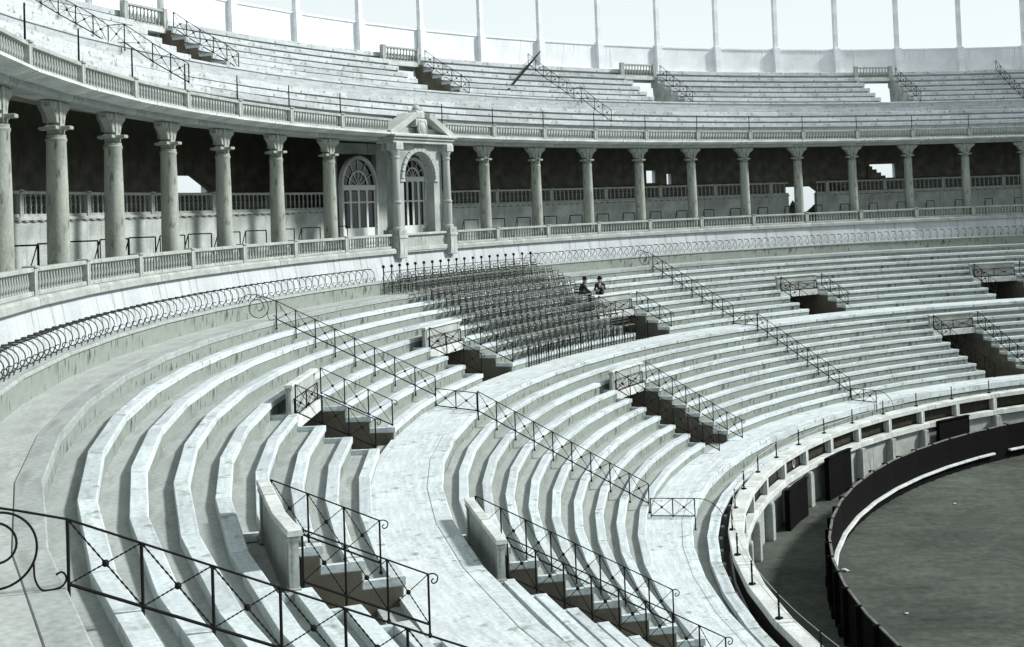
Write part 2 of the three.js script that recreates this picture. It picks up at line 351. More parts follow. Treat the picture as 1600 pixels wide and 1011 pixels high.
{
  for (const sp of [[B0, B1]]) {
    add(upperBank, 'walkway', sweep(rect(44.16, 45.62, 5.8, 6.26), ...sp), M.walk);
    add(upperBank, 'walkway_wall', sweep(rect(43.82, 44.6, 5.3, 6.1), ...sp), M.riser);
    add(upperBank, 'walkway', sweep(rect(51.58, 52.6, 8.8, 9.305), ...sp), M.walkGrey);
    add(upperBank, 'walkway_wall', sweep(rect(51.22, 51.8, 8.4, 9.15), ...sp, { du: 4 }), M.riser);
    add(upperBank, 'bench_riser', sweep(rect(52.5, 53.3, 9.2, 9.82), ...sp, { du: 7 }), M.riser);
    for (const p of perBay(sp)) {
      add(upperBank, 'walkway_edge', sweep(nosed(43.765, 44.152, 6.1, 6.264), p[0] + 0.0015, p[1] - 0.0015), slabM[Math.floor(rnd() * 5)]);
      add(upperBank, 'walkway_edge', sweep(nosed(51.185, 51.572, 9.15, 9.312), p[0] + 0.0015, p[1] - 0.0015), treadM[Math.floor(rnd() * 3)]);
      add(upperBank, 'bench_slab', sweep(nosed(52.45, 53.12, 9.82, 9.9), p[0] + 0.0015, p[1] - 0.0015), treadM[1]);
      add(upperBank, 'back_wall', sweep([[52.98, 9.88], [53.2, 11.04], [53.5, 11.04], [53.5, 9.7]], p[0], p[1], { du: rnd() * 9 }), M.plaster);
    }
  }
}

// ───────────────────────── iron railings ─────────────────────────
// a run of posts with top and bottom rails and a cross with a boss in every panel
function railing(name, label, feet, o = {}) {
  const h = o.h ?? 0.68, drop = o.drop ?? 0.26, t = o.t ?? 1, g = thing(name, label, 'railing', o.group, feet[0].clone());
  const up = (p, y) => p.clone().setY(p.y + y), tops = feet.map((p) => up(p, h)), bots = feet.map((p) => up(p, 0.04));
  feet.forEach((p, i) => {
    const d = o.dropAt ? o.dropAt(i) : drop, parts = [bar(up(p, -d), tops[i], 0.017 * t, 6)];
    if (d > 0.1) parts.push(new THREE.SphereGeometry(0.04, 6, 4).translate(p.x, p.y - d + 0.02, p.z));
    add(g, 'post', merge(parts), M.iron);
  });
  for (let i = 0; i + 1 < feet.length; i++) {
    add(g, 'top_rail', bar(tops[i], tops[i + 1], 0.013 * t, 5), M.iron);
    add(g, 'bottom_rail', bar(bots[i], bots[i + 1], 0.018 * t, 5), M.iron);
    const a = bots[i], b = tops[i + 1], c = tops[i], d = bots[i + 1], m = a.clone().add(b).add(c).add(d).multiplyScalar(0.25);
    const tw = []; // bars of square iron twisted like rope
    for (const [p, q] of [[a, b], [c, d]]) {
      const n = t > 1.05 ? 1 : (o.twist ? 16 : 1);
      for (let k = 0; k < n; k++) { const x = p.clone().lerp(q, k / n), y = p.clone().lerp(q, (k + 1) / n); if (o.twist) tw.push(bar(x, x.clone().lerp(y, 0.5), 0.006, 4, 0.012), bar(x.clone().lerp(y, 0.5), y, 0.012, 4, 0.006)); else tw.push(bar(x, y, 0.009 * t, 4)); }
    }
    add(g, 'cross_bars', merge(tw), M.iron);
    add(g, 'boss', new THREE.SphereGeometry(0.038 * t, 8, 6).scale(1, 1, 1).translate(m.x, m.y, m.z), M.iron);
  }
  if (o.scroll) for (const [end, dir, size] of o.scroll) {     // curled ends
    const p = tops[end], q = dir.clone().setY(0).normalize(), s = size, V = (x, y) => p.clone().addScaledVector(q, x * s).setY(p.y + y * s);
    add(g, 'scroll', curve([V(0, 0), V(0.5, -0.02), V(0.85, -0.3), V(0.75, -0.75), V(0.4, -0.85), V(0.3, -0.55), V(0.5, -0.45)], 0.011 * t, 20, 5), M.iron);
  }
  return g;
}
const outAt = (b) => pt(b, 1).setY(0).normalize();
// aisle railings that run down the banks
function aisle(bU, bL, lab, t, twist) {
  const f = []; for (let k = -1; k <= 7; k++) f.push(pt(bU, U.R(k) - 0.05, U.H(k)));
  const g = railing('aisle_railing', `iron aisle railing ${lab}, flight on the upper bank`, f, { t, twist, group: 'aisle railings', dropAt: (i) => 0.3 });
  { // big volute at the head of the flight, standing on the walkway
    const p = f[0].clone().setY(9.31), q = outAt(bU), V = (x, y) => p.clone().addScaledVector(q, x).setY(p.y + y);
    const pts = []; for (let i = 0; i <= 34; i++) { const q = i / 34, an = (78 + q * 560) * Math.PI / 180, r = 0.37 - 0.25 * sm(0.42, 1, q); pts.push(V(0.66 + Math.cos(an) * r, 0.46 + Math.sin(an) * r)); }
    add(g, 'volute', curve(pts, 0.013 * t, 70, 5), M.iron);
    add(g, 'top_rail', curve([V(0, 0.68), V(0.3, 0.775), V(0.6, 0.865), V(0.9, 0.93), V(1.15, 0.88), V(1.36, 0.68), V(1.44, 0.36), V(1.45, 0.02)], 0.013 * t, 24, 5), M.iron);
    add(g, 'scroll', curve([V(0.325, 0.30), V(0.31, 0.12), V(0.25, 0.02), V(0.15, 0.01), V(0.06, 0.03), V(0.02, 0.1), V(0.06, 0.17), V(0.12, 0.15)], 0.011 * t, 26, 5), M.iron);
  }
  const w = [45.5, 44.64, 43.78].map((R, i) => pt(bU + (bL - bU) * i / 2, R, 6.27));
  railing('aisle_railing', `level iron railing panel across the middle walkway ${lab}`, w, { t, h: 0.62, group: 'aisle railings', dropAt: () => 0 });
  const l = []; for (let j = 0; j <= 9; j++) l.push(pt(bL, L.R(j) - 0.05, L.H(j)));
  railing('aisle_railing', `iron aisle railing ${lab}, flight on the lower bank`, l, { t, group: 'aisle railings', dropAt: (i) => 0.26 });
  const v = [38.2, 37.5, 36.8].map((R) => pt(bL, R, 2.86));
  const e = railing('aisle_railing', `level iron railing panel across the lowest walkway ${lab}`, v, { t, h: 0.6, group: 'aisle railings', dropAt: (i) => (i === 2 ? 0.4 : 0) });
  const p = pt(bL, 36.8, 3.46), q = outAt(bL).negate(), V = (x, y) => p.clone().addScaledVector(q, x).setY(p.y + y);
  add(e, 'quarter_hoop', curve([V(0, 0), V(0.35, -0.04), V(0.72, -0.28), V(0.92, -0.62), V(0.94, -0.86)], 0.011 * t, 16, 5), M.iron);
}
aisle(-4.43, -4.43, 'nearest the camera', 1.0, true);
aisle(3.5, 3.18, 'left of the fenced chairs', 1.15);
aisle(11.5, 11.45, 'right of the fenced chairs', 1.35);
aisle(19.5, 19.5, 'at the far right edge', 1.4);

// vomitories: plastered side walls, stair down, lintel, parapet with coping, railings
function vomitory(T, c, kLast, floorY, frontR, lab, depth, t, o = {}) {
  const { a, b, k } = c, m = (a + b) / 2, base = pt(m, frontR, floorY), g = thing('stair_entrance', `brown walled stairwell, ${lab}`, 'stairwell', 'stair openings in the banks', base);
  const Rp = T.R(k) + 0.22, Ht = T.H(k) - 0.15, low = floorY - depth, deep = Rp + 3.4;
  // stepped side walls
  const prof = [[frontR + 0.02, low - 0.2], [frontR + 0.02, T.H(kLast) - 0.17]];
  for (let i = kLast; i >= k; i--) { prof.push([T.R(i) + 0.02, T.H(i) - 0.165]); prof.push([T.R(i - 1) + 0.02, T.H(i) - 0.165]); }
  prof.push([Rp + 0.1, T.H(k) - 0.165]); prof.push([deep, T.H(k) - 0.165], [deep, low - 0.2]);
  const clean = prof.filter((q, i) => !i || Math.hypot(q[0] - prof[i - 1][0], q[1] - prof[i - 1][1]) > 1e-4);
  const simple = []; for (const q of clean) if (!simple.length || q[0] >= simple[simple.length - 1][0] - 1e-6) simple.push(q);
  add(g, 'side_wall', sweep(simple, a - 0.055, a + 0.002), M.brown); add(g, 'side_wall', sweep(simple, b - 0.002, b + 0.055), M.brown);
  // stair going down under the seats
  const n = 8, run = (Rp + 1.2 - frontR) / n;
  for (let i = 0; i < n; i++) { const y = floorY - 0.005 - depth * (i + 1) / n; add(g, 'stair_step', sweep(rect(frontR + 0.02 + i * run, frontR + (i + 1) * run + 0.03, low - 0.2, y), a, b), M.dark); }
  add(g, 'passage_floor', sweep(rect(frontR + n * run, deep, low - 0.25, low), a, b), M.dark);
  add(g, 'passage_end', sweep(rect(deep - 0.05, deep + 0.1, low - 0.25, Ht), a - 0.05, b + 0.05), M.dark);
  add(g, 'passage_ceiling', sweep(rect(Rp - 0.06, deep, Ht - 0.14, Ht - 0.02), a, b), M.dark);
  add(g, 'lintel', sweep(nosed(Rp - 0.2, Rp - 0.06, Ht - 0.3, Ht + 0.02), a, b), M.white);
  // parapet with its coping and end piers
  const top = T.H(k - 1) + 0.44 + (o.raise ?? 0);
  add(g, 'parapet', sweep(rect(Rp - 0.05, Rp + 0.03, Ht - 0.02, top - 0.08), a + 0.03, b - 0.03), M.stone);
  add(g, 'coping', sweep(nosed(Rp - 0.12, Rp + 0.1, top - 0.08, top), a - 0.04, b + 0.02), M.white);
  for (const q of [a + 0.0, b - 0.03]) {
    const p = loc(g, 'pier', merge([bev(0.24, 0.12, 0.22, 0, 0, 0), bev(0.2, 0.08, 0.18, 0, 0.11, 0), bev(0.16, top - Ht - 0.27, 0.14, 0, 0.18, 0), bev(0.2, 0.07, 0.19, 0, top - Ht - 0.17, 0)]), M.wall);
    const w = pt(q, Rp, Ht - 0.0); p.position.copy(w).sub(g.position); p.rotation.y = turn(q);
  }
  // railings on both sides and across the lintel
  const side = (q, s, which) => {
    const f = [], len = (kLast - k) * (o.len ?? 1); for (let i = 0; i <= kLast - k; i++) { const z = k + len * i / (kLast - k); f.push(pt(q, T.R(z) + 0.06, T.H(z) - 0.02 + (o.raise ?? 0) * 0.5)); } if (o.extra) f.push(pt(q, T.R(kLast) - 0.6, T.H(kLast) - 0.32));
    return railing('stair_railing', `iron railing with curled end, ${which} side of ${lab}`, f, { t, h: 0.78, twist: t <= 1, group: 'stair railings', dropAt: (i) => (o.extra && i === f.length - 1 ? 0.0 : 0.1 + (o.raise ?? 0) * 0.5), scroll: [[f.length - 1, outAt(q).negate(), 0.17]] });
  };
  side(b + 0.075, 1, 'far'); side(a + 0.03, -1, 'near');
  const cr = [0.03, 0.5, 0.97].map((x) => pt(a + (b - a) * x, Rp - 0.13, Ht + 0.03));
  railing('stair_railing', `short iron railing over the lintel, ${lab}`, cr, { t, h: 0.5, group: 'stair railings', dropAt: () => 0 });
}
['upper bank opening nearest the camera', 'upper bank opening left of the long railing', 'upper bank opening left of the chairs', 'upper bank opening right of the chairs', 'upper bank opening second from the right', 'upper bank opening at the right edge']
  .forEach((q, i) => vomitory(U, UV_[i], 7, 6.263, U.R(7), q, 1.25, [1, 1.1, 1.2, 1.3, 1.4, 1.4][i], i ? {} : { len: 0.87, raise: 0.08 }));
['lower bank opening nearest the camera', 'middle opening of the lower bank', 'lower bank opening at the right edge']
  .forEach((q, i) => vomitory(L, LV_[i], 9, 2.85, L.R(9), q, 1.0, [1, 1.2, 1.4][i], i ? { extra: true } : { len: 0.89, raise: 0.0 }));

const nthOf = (i) => ['first', 'second', 'third', 'fourth', 'fifth', 'sixth', 'seventh', 'eighth', 'ninth', 'tenth', 'eleventh', 'twelfth'][i];
// ───────────────────────── balustrades ─────────────────────────
const balGeo = (h, r) => new THREE.LatheGeometry([[r * 0.9, 0], [r * 0.9, h * 0.1], [r * 0.6, h * 0.16], [r * 1.15, h * 0.4], [r * 0.55, h * 0.86], [r * 0.95, h * 0.9], [r * 0.95, h]].map((q) => new THREE.Vector2(...q)), 6);
function balustrade(name, label, R, y0, y1, b0, b1, per, o = {}) {
  const g = thing(name, label, 'balustrade'), hb = y1 - 0.1 - (y0 + 0.1), geo = balGeo(hb, o.r ?? 0.052), skip = o.skip ?? [], m = o.m ?? M.stone, rest = [];
  let count = 0;
  for (let b = b0; b < b1; b++) {
    if (!skip.some(([s, e]) => b + 0.5 > s && b + 0.5 < e)) {
      for (const [s, e] of o.gap && o.gap[0] > b && o.gap[1] < b + 1 ? [[b + 0.025, o.gap[0]], [o.gap[1], b + 0.975]] : [[b + 0.025, b + 0.975]]) {
        add(g, 'top_rail', sweep(nosed(R - 0.11, R + 0.11, y1 - 0.1, y1), s, e), m);
        add(g, 'base_rail', sweep(nosed(R - 0.1, R + 0.1, y0, y0 + 0.1), s, e), m);
      }
      for (let i = 0; i < per; i++) {
        const f = 0.06 + (i + 0.5) / per * 0.88; if (o.gap && b + f > o.gap[0] && b + f < o.gap[1]) continue;
        const P = pt(b + f, R, y0 + 0.1);
        if (count < 296) { const k = loc(g, 'baluster', geo, m); k.position.copy(P); k.rotation.y = turn(b + 0.5); count++; } else rest.push(geo.clone().translate(P.x, P.y, P.z));
      }
    }
    if (!skip.some(([s, e]) => b > s && b < e)) { const p = loc(g, 'post', merge([bev(0.24, y1 - y0 + 0.02, 0.27, 0, -0.06, 0), bev(0.29, 0.06, 0.32, 0, y1 - y0 - 0.02, 0)]), o.pm ?? m); place(p, b, R, y0); }
  }
  if (rest.length) { const s = add(g, 'balusters', merge(rest), m); s.userData.kind = 'stuff'; }
  return g;
}
balustrade('lower_balustrade', 'pale stone balustrade in front of the columns, above the scrolled armrests', 53.33, 11.28, 11.94, -3, 21, 17, { skip: [[6.9, 8.05]] });
balustrade('upper_balustrade', 'pale stone balustrade on the edge of the top balcony above the columns', 53.33, 16.66, 17.31, -3, 21, 17, { skip: [[6.99, 7.99]] });
balustrade('gallery_balustrade', 'shaded stone balustrade on the low wall inside the arcade', 57.05, 13.2, 14.02, -1, 21, 12, { skip: [[6.9, 8.7]], gap: [15.3, 15.8], r: 0.045, m: M.stone });
for (let b = -2; b < 20; b++) {
  if (b === 7 || b === 8) { if (b === 7) continue; }
  const p = pt(b, 53.33, 17.31), o = loc(scene, numbered('iron_pole'), merge([new THREE.CylinderGeometry(0.022, 0.028, 0.94, 6).translate(0, 0.47, 0), new THREE.CylinderGeometry(0.06, 0.07, 0.05, 8).translate(0, 0.025, 0)]), M.iron);
  o.position.copy(p); tag(o, `thin iron pole on the top balustrade, ${nthOf(b < 7 ? 6 - b : b - 8)} to the ${b < 7 ? 'left' : 'right'} of the pediment`, 'pole', 'poles on the top balustrade');
}

// ───────────────────────── arcade ─────────────────────────
const arcade = thing('arcade_gallery', 'shaded gallery behind the columns with low wall, dark seat rows and overhead slab', 'gallery');
{
  const doorGap = [15.3, 15.8], g = arcade;
  for (const p of perBay([-4, 21])) {
    add(g, 'plinth', sweep([[53.04, 11.04], [53.04, 11.2], [53.1, 11.27], [53.6, 11.27], [53.6, 11.04]], ...p), M.stone);
    // edge beam and projecting cornice
    add(g, 'edge_beam', sweep([[53.68, 16.28], [53.62, 16.34], [53.62, 16.46], [54.42, 16.46], [54.42, 16.28]], ...p), M.stone);
    add(g, 'cornice', sweep([[53.5, 16.46], [53.12, 16.53], [52.98, 16.57], [52.98, 16.64], [53.06, 16.66], [54.6, 16.66], [54.6, 16.46]], ...p), M.white);
  }
  add(g, 'floor', sweep(rect(53.3, 57.2, 10.9, 11.3), -4, 21), M.walkGrey);
  // low wall of the gallery, open at one doorway
  for (const sp of spans([{ a: 6.92, b: 8.72 }, { a: doorGap[0], b: doorGap[1] }], -4, 21)) for (const p of perBay(sp)) {
    add(g, 'low_wall', sweep(rect(56.95, 57.25, 11.25, 13.06), ...p, { du: rnd() * 5 }), M.wall);
    add(g, 'low_wall_ledge', sweep(nosed(56.86, 57.3, 13.1, 13.2), ...p), M.stone);
    for (let i = 0; i < 9; i++) { const f = p[0] + (p[1] - p[0]) * (i + 0.5) / 9; const d = loc(g, 'dentil', box(0.26, 0.05, 0.2), M.stone); place(d, f, 56.98, 13.085); }
  }
  // dark seat rows rising to the back wall
  for (let i = 0; i < 6; i++) for (const sp of spans([{ a: doorGap[0], b: doorGap[1] + 0.85 }], -4, 21)) {
    add(g, 'seat_row', sweep(rect(57.5 + i * 0.85, 58.4 + i * 0.85, 12.6, 13.15 + i * 0.2), ...sp), M.gallery);
    add(g, 'seat_plank', sweep(nosed(57.46 + i * 0.85, 57.8 + i * 0.85, 13.15 + i * 0.2, 13.2 + i * 0.2), ...sp), M.brown);
  }
  add(g, 'passage_floor', sweep(rect(57.2, 62.9, 11.0, 11.3), doorGap[0], doorGap[1] + 0.85), M.dark);
  for (const b of [-4, 20.9]) add(g, 'added_light_stop', sweep(rect(53.6, 63, 11, 18), b, b + 0.1), M.gallery);  // added walls closing the unseen ends to keep light out of the gallery
  // dark lining of the back wall, open where light comes in
  const holes = [[6.1, 6.56, 14.18, 15.05], [13.7, 13.87, 14.34, 15.2], [14.05, 14.14, 14.1, 14.95], [16.05, 16.6, 11.9, 13.75], [17.45, 17.87, 14.15, 15.25]];
  { let q = -4; for (const [h0, h1, y0, y1] of holes) { add(g, 'back_lining', sweep(rect(62.6, 62.74, 11, 18.4), q, h0), M.gallery); add(g, 'back_lining', sweep(rect(62.6, 62.74, 11, y0), h0, h1), M.gallery); add(g, 'back_lining', sweep(rect(62.6, 62.74, y1, 18.4), h0, h1), M.gallery); q = h1; } add(g, 'back_lining', sweep(rect(62.6, 62.74, 11, 18.4), q, 21), M.gallery); }
  // sloping stair undersides seen against the light
  const cheek = (pts) => { const pos = [], uv = [], A = pts.map(([b, y]) => pt(b, 62.45, y)), B = pts.map(([b, y]) => pt(b, 62.62, y)); tri(pos, uv, A[0], A[1], A[2], [0, 0], [1, 0], [0, 1]); tri(pos, uv, B[0], B[1], B[2], [0, 0], [1, 0], [0, 1]); for (let i = 0; i < 3; i++) { const j = (i + 1) % 3; tri(pos, uv, A[i], A[j], B[j], [0, 0], [1, 0], [1, 1]); tri(pos, uv, A[i], B[j], B[i], [0, 0], [1, 1], [0, 1]); } add(g, 'stair_underside', finish(pos, uv), M.gallery); };
  cheek([[16.42, 13.8], [16.64, 13.8], [16.64, 13.0]]); cheek([[16.36, 11.85], [16.64, 11.85], [16.64, 12.9]]); cheek([[16.03, 11.85], [16.24, 11.85], [16.15, 12.75]]);
  cheek([[6.24, 15.1], [6.62, 15.1], [6.62, 14.1]]);
  for (let i = 0; i < 4; i++) add(g, 'stair_end', sweep(rect(62.4, 62.58, 14.1, 15.1 - i * 0.24), 17.4 + i * 0.07, 17.47 + i * 0.07), M.gallery);
  // slab overhead, carrying the top rows
  for (const p of perBay([-4, 21])) add(g, 'roof_slab', sweep([[53.9, 16.62], [54.4, 16.86], [56.4, 16.9], [63.0, 18.6], [63.0, 18.35], [56.5, 16.66], [54.4, 16.6]], ...p), M.gallery);
}
{ // outer wall with openings for the stairs behind, piers rising above it
  const w = thing('outer_wall', 'tall pale outer wall behind the top rows', 'wall');
  const R0 = 62.75, R1 = 63.1;
  for (let b = -4; b < 21; b++) {
    const band = (s, e, y0, y1) => { if (e - s > 1e-4) add(w, 'wall_panel', sweep(rect(R0, R1, y0, y1), s, e, { du: b * 2.3 }), M.outer); };
    // openings: [bay from, bay to, foot, head]
    const hs = [[6.1, 6.56, 14.18, 15.05], [13.7, 13.87, 14.34, 15.2], [14.05, 14.14, 14.1, 14.95], [16.05, 16.6, 11.9, 13.75], [17.45, 17.87, 14.15, 15.25], ...TV_.map((c) => [c.a, Math.min(Math.floor(c.a) + 1, c.b + 0.42), 19.45, 21.35])].filter((q) => q[0] >= b && q[1] <= b + 1 + 1e-6);
    const cut = [...new Set([b, b + 1, ...hs.flatMap((q) => [q[0], q[1]])])].sort((x, y) => x - y);
    for (let i = 0; i + 1 < cut.length; i++) { const m = (cut[i] + cut[i + 1]) / 2; let y = GROUND; for (const q of hs.filter((q) => q[0] < m && q[1] > m).sort((x, z) => x[2] - z[2])) { band(cut[i], cut[i + 1], y, q[2]); y = q[3]; } band(cut[i], cut[i + 1], y, 23.8); }
    add(w, 'wall_coping', sweep(nosed(R0 - 0.06, R1 + 0.06, 23.8, 23.92), b + 0.002, b + 0.998), M.outer);
    add(w, 'wall_skirting', sweep(rect(R0 - 0.05, R0 + 0.02, 22.05, 22.25), b, b + 1), M.outer);
  }
  for (let b = 4; b < 21; b++) {
    const nth = ['beyond the right edge', 'first from the right edge', 'second from the right edge', 'third from the right edge', 'fourth from the right edge', 'fifth from the right edge', 'sixth from the right edge', 'seventh from the right edge', 'eighth from the right edge', 'ninth from the right edge', 'tenth from the right edge', 'eleventh from the right edge', 'twelfth from the right edge', 'thirteenth from the right edge', 'fourteenth from the right edge', 'fifteenth from the right edge', 'sixteenth from the right edge'][20 - b];
    const g = thing('wall_pier', `pale square pier on the outer wall, ${nth}`, 'pier', 'piers on the outer wall', pt(b, 62.72, 22.05));
    g.rotation.y = turn(b);
    loc(g, 'shaft', bev(0.46, 1.95, 0.5, 0, 0, 0, 0.03), M.pier); loc(g, 'upper_shaft', bev(0.28, 4.2, 0.28, 0, 1.95, 0, 0.03), M.pier); loc(g, 'cap', bev(0.5, 0.18, 0.5, 0, 6.15, 0, 0.04), M.pier);
  }
}
// columns with bracket capitals
{
  const shaft = toCreasedNormals(new THREE.LatheGeometry([[0.31, 0.16], [0.305, 0.2], [0.3, 1.3], [0.285, 2.6], [0.262, 3.86], [0.285, 3.9], [0.285, 3.96], [0.262, 3.98], [0.262, 4.06]].map((q) => new THREE.Vector2(...q)), 24), 0.6);
  { const uv = shaft.attributes.uv; for (let i = 0; i < uv.count; i++) uv.setXY(i, uv.getX(i) * 1.9, uv.getY(i) * 4); }
  const baseG = merge([bev(0.72, 0.1, 0.72, 0, 0, 0), new THREE.CylinderGeometry(0.33, 0.36, 0.07, 20).translate(0, 0.135, 0)]);
  const wing = (s) => { const q = new THREE.Shape(); q.moveTo(0.16 * s, 0); q.lineTo(0.3 * s, 0.02); q.quadraticCurveTo(0.34 * s, 0.28, 0.68 * s, 0.42); q.lineTo(0.72 * s, 0.56); q.lineTo(0.16 * s, 0.56); return new THREE.ExtrudeGeometry(q, { depth: 0.26, bevelEnabled: true, bevelSize: 0.015, bevelThickness: 0.015, bevelSegments: 1, curveSegments: 6 }).translate(0, 0, -0.13); };
  const front = () => { const q = new THREE.Shape(); q.moveTo(0.14, 0); q.lineTo(0.3, 0.02); q.quadraticCurveTo(0.3, 0.25, 0.42, 0.42); q.lineTo(0.44, 0.56); q.lineTo(0.14, 0.56); return new THREE.ExtrudeGeometry(q, { depth: 0.3, bevelEnabled: false, curveSegments: 6 }).translate(0, 0, -0.15).rotateY(-Math.PI / 2); };
  const proto = new THREE.Group(); proto.name = 'stone_column';
  loc(proto, 'base', baseG, M.stone); loc(proto, 'shaft', shaft, M.column);
  const cap = loc(proto, 'capital', merge([bev(0.36, 0.92, 0.36, 0, 4.06, 0, 0.03)]), M.column);
  loc(cap, 'abacus', merge([bev(0.3, 0.1, 0.86, 0, 4.2, 0, 0.015), bev(0.86, 0.1, 0.3, 0, 4.201, 0, 0.015)]), M.column);
  loc(cap, 'bracket', wing(1).translate(0, 4.38, 0), M.column); loc(cap, 'bracket', wing(-1).translate(0, 4.38, 0), M.column); loc(cap, 'bracket', front().rotateY(Math.PI).translate(0, 4.38, 0), M.column);
  const ord = ['first', 'second', 'third', 'fourth', 'fifth', 'sixth', 'seventh', 'eighth', 'ninth', 'tenth', 'eleventh', 'twelfth'];
  for (let b = -3; b < 21; b++) {
    if (b === 7 || b === 8) continue;
    const c = proto.clone(); c.name = numbered('stone_column'); scene.add(c); place(c, b, 54, 11.3); c.children[1].rotation.y = rnd() * 6.28;
    tag(c, b < 7 ? `round stone column, ${ord[6 - b]} to the left of the pedimented portal` : `round stone column, ${ord[b - 9]} to the right of the pedimented portal`, 'column', 'arcade columns');
  }
}
// iron handrails inside the arcade
for (let b = -1; b < 20; b += 0.5) {
  if (b > 6.6 && b < 8.4) continue;
  const A = pt(b, 54.55, 11.3), B = pt(b, 55.5, 11.3), up = (p, y) => p.clone().setY(p.y + y), C = pt(b, 55.85, 11.3);
  const g = thing('gallery_handrail', 'low bent iron handrail on the gallery floor behind the front balustrade', 'handrail', 'handrails on the gallery floor', A.clone());
  add(g, 'leg', bar(A, up(A, 1.1), 0.024, 6), M.iron); add(g, 'top_bar', bar(up(A, 1.1), up(B, 1.1), 0.024, 6), M.iron); add(g, 'leg', bar(up(B, 1.1), B, 0.02, 6), M.iron); add(g, 'sloping_leg', bar(up(B, 1.1), C, 0.02, 6), M.iron);
}

// ───────────────────────── portal with pediment ─────────────────────────
{
  const P = thing('portal', 'pedimented stone portal with an arch between paired columns', 'portal'); place(P, 7.5, 53.3, 11.0);
  const W = 2.16, l = (n, g, m) => loc(P, n, g, m);                  // local: x along the ring, z towards the arena
  const col = (x, z, n) => {
    const c = l(n, toCreasedNormals(new THREE.LatheGeometry([[0.27, 0], [0.27, 0.1], [0.22, 0.14], [0.22, 1.2], [0.25, 1.24], [0.25, 1.32], [0.2, 1.36], [0.175, 3.3], [0.21, 3.34], [0.21, 3.42], [0.18, 3.46], [0.26, 3.72]].map((q) => new THREE.Vector2(...q)), 16), 0.5).translate(x, 1.12, z), M.carved);
    loc(c, 'plinth', bev(0.6, 0.3, 0.6, x, 0.82, z, 0.02), M.stone); loc(c, 'capital', bev(0.56, 0.4, 0.56, x, 4.82, z, 0.05), M.carved);
  };
  for (const s of [-1, 1]) { col(s * W, 0.12, 'column'); col(s * (W - 0.5), -0.55, 'column'); l('pedestal', merge([bev(0.6, 1.0, 0.62, s * W, -0.2, 0.12, 0.03), bev(0.68, 0.12, 0.7, s * W, 0.72, 0.12, 0.02)]), M.carved); }
  { // wall with the arch
    const s = new THREE.Shape(); s.moveTo(-W + 0.18, 0.2); s.lineTo(-W + 0.18, 5.45); s.lineTo(W - 0.18, 5.45); s.lineTo(W - 0.18, 0.2); s.lineTo(1.3, 0.2); s.lineTo(1.3, 3.5); s.absarc(0, 3.5, 1.3, 0, Math.PI, false); s.lineTo(-1.3, 0.2); s.closePath();
    l('arch_wall', new THREE.ExtrudeGeometry(s, { depth: 0.42, bevelEnabled: true, bevelSize: 0.02, bevelThickness: 0.02, bevelSegments: 1, curveSegments: 20 }).translate(0, 0, -0.5), M.wall);
    for (let i = 0; i < 13; i++) { const a = (i + 0.5) / 13 * Math.PI, g = bev(0.3, 0.22, 0.14, 0, 0, 0, 0.015).rotateZ(a - Math.PI / 2).translate(Math.cos(a) * 1.31, 3.5 + Math.sin(a) * 1.31, -0.02); l('arch_stone', g, M.carved); }
    for (const s of [-1, 1]) l('impost', bev(0.34, 0.14, 0.6, s * 1.44, 3.36, -0.28, 0.02), M.carved);
  }
  l('entablature', merge([bev(W * 2 + 0.7, 0.16, 1.0, 0, 5.18, -0.2, 0.02), bev(W * 2 + 0.85, 0.14, 1.2, 0, 5.34, -0.2, 0.03), bev(W * 2 + 1.0, 0.1, 1.4, 0, 5.48, -0.2, 0.02)]), M.carved);
  { // broken pediment with a carved finial in the gap
    const t = new THREE.Shape(); t.moveTo(-2.2, 5.58); t.lineTo(0, 6.5); t.lineTo(2.2, 5.58); t.closePath();
    l('tympanum', new THREE.ExtrudeGeometry(t, { depth: 0.3, bevelEnabled: false }).translate(0, 0, -0.45), M.stone);
    for (const s of [-1, 1]) {
      const q = new THREE.Shape(); q.moveTo(s * 2.7, 5.58); q.lineTo(s * 2.7, 5.74); q.lineTo(s * 0.6, 6.66); q.lineTo(s * 0.55, 6.44); q.lineTo(s * 2.3, 5.58); q.closePath();
      l('raking_cornice', new THREE.ExtrudeGeometry(q, { depth: 0.85, bevelEnabled: true, bevelSize: 0.02, bevelThickness: 0.02, bevelSegments: 1 }).translate(0, 0, -0.55), M.carved);
    }
    const f = l('finial', merge([bev(0.95, 0.4, 0.6, 0, 6.0, -0.1, 0.06), bev(0.7, 0.42, 0.5, 0, 6.38, -0.1, 0.08), new THREE.SphereGeometry(0.22, 10, 8).translate(0, 6.86, -0.1)]), M.carved);
    for (const [x, y] of [[-0.22, 7.08], [-0.08, 7.16], [0.08, 7.16], [0.22, 7.08]]) loc(f, 'finial_point', new THREE.ConeGeometry(0.05, 0.3, 6).rotateZ(-x * 1.6).translate(x, y, -0.1), M.carved);
    l('crest', merge([new THREE.SphereGeometry(0.34, 12, 8).scale(1, 1.2, 0.4), new THREE.TorusGeometry(0.42, 0.07, 6, 16)]).scale(0.8, 0.8, 1).translate(0, 5.95, 0.22), M.carved);
  }
  l('balcony_front', merge([bev(W * 2 - 0.5, 0.12, 0.3, 0, 0.82, 0.12, 0.02), bev(W * 2 - 0.5, 0.2, 0.34, 0, 0.1, 0.12, 0.02)]), M.carved);
  l('balcony_panel', bev(W * 2 - 0.6, 0.52, 0.12, 0, 0.3, 0.1, 0.01), M.stone);
  for (let i = 0; i < 7; i++) l('corbel', bev(0.14, 0.12, 0.2, -1.5 + i * 0.5, -0.02, 0.12, 0.02), M.stone);
}
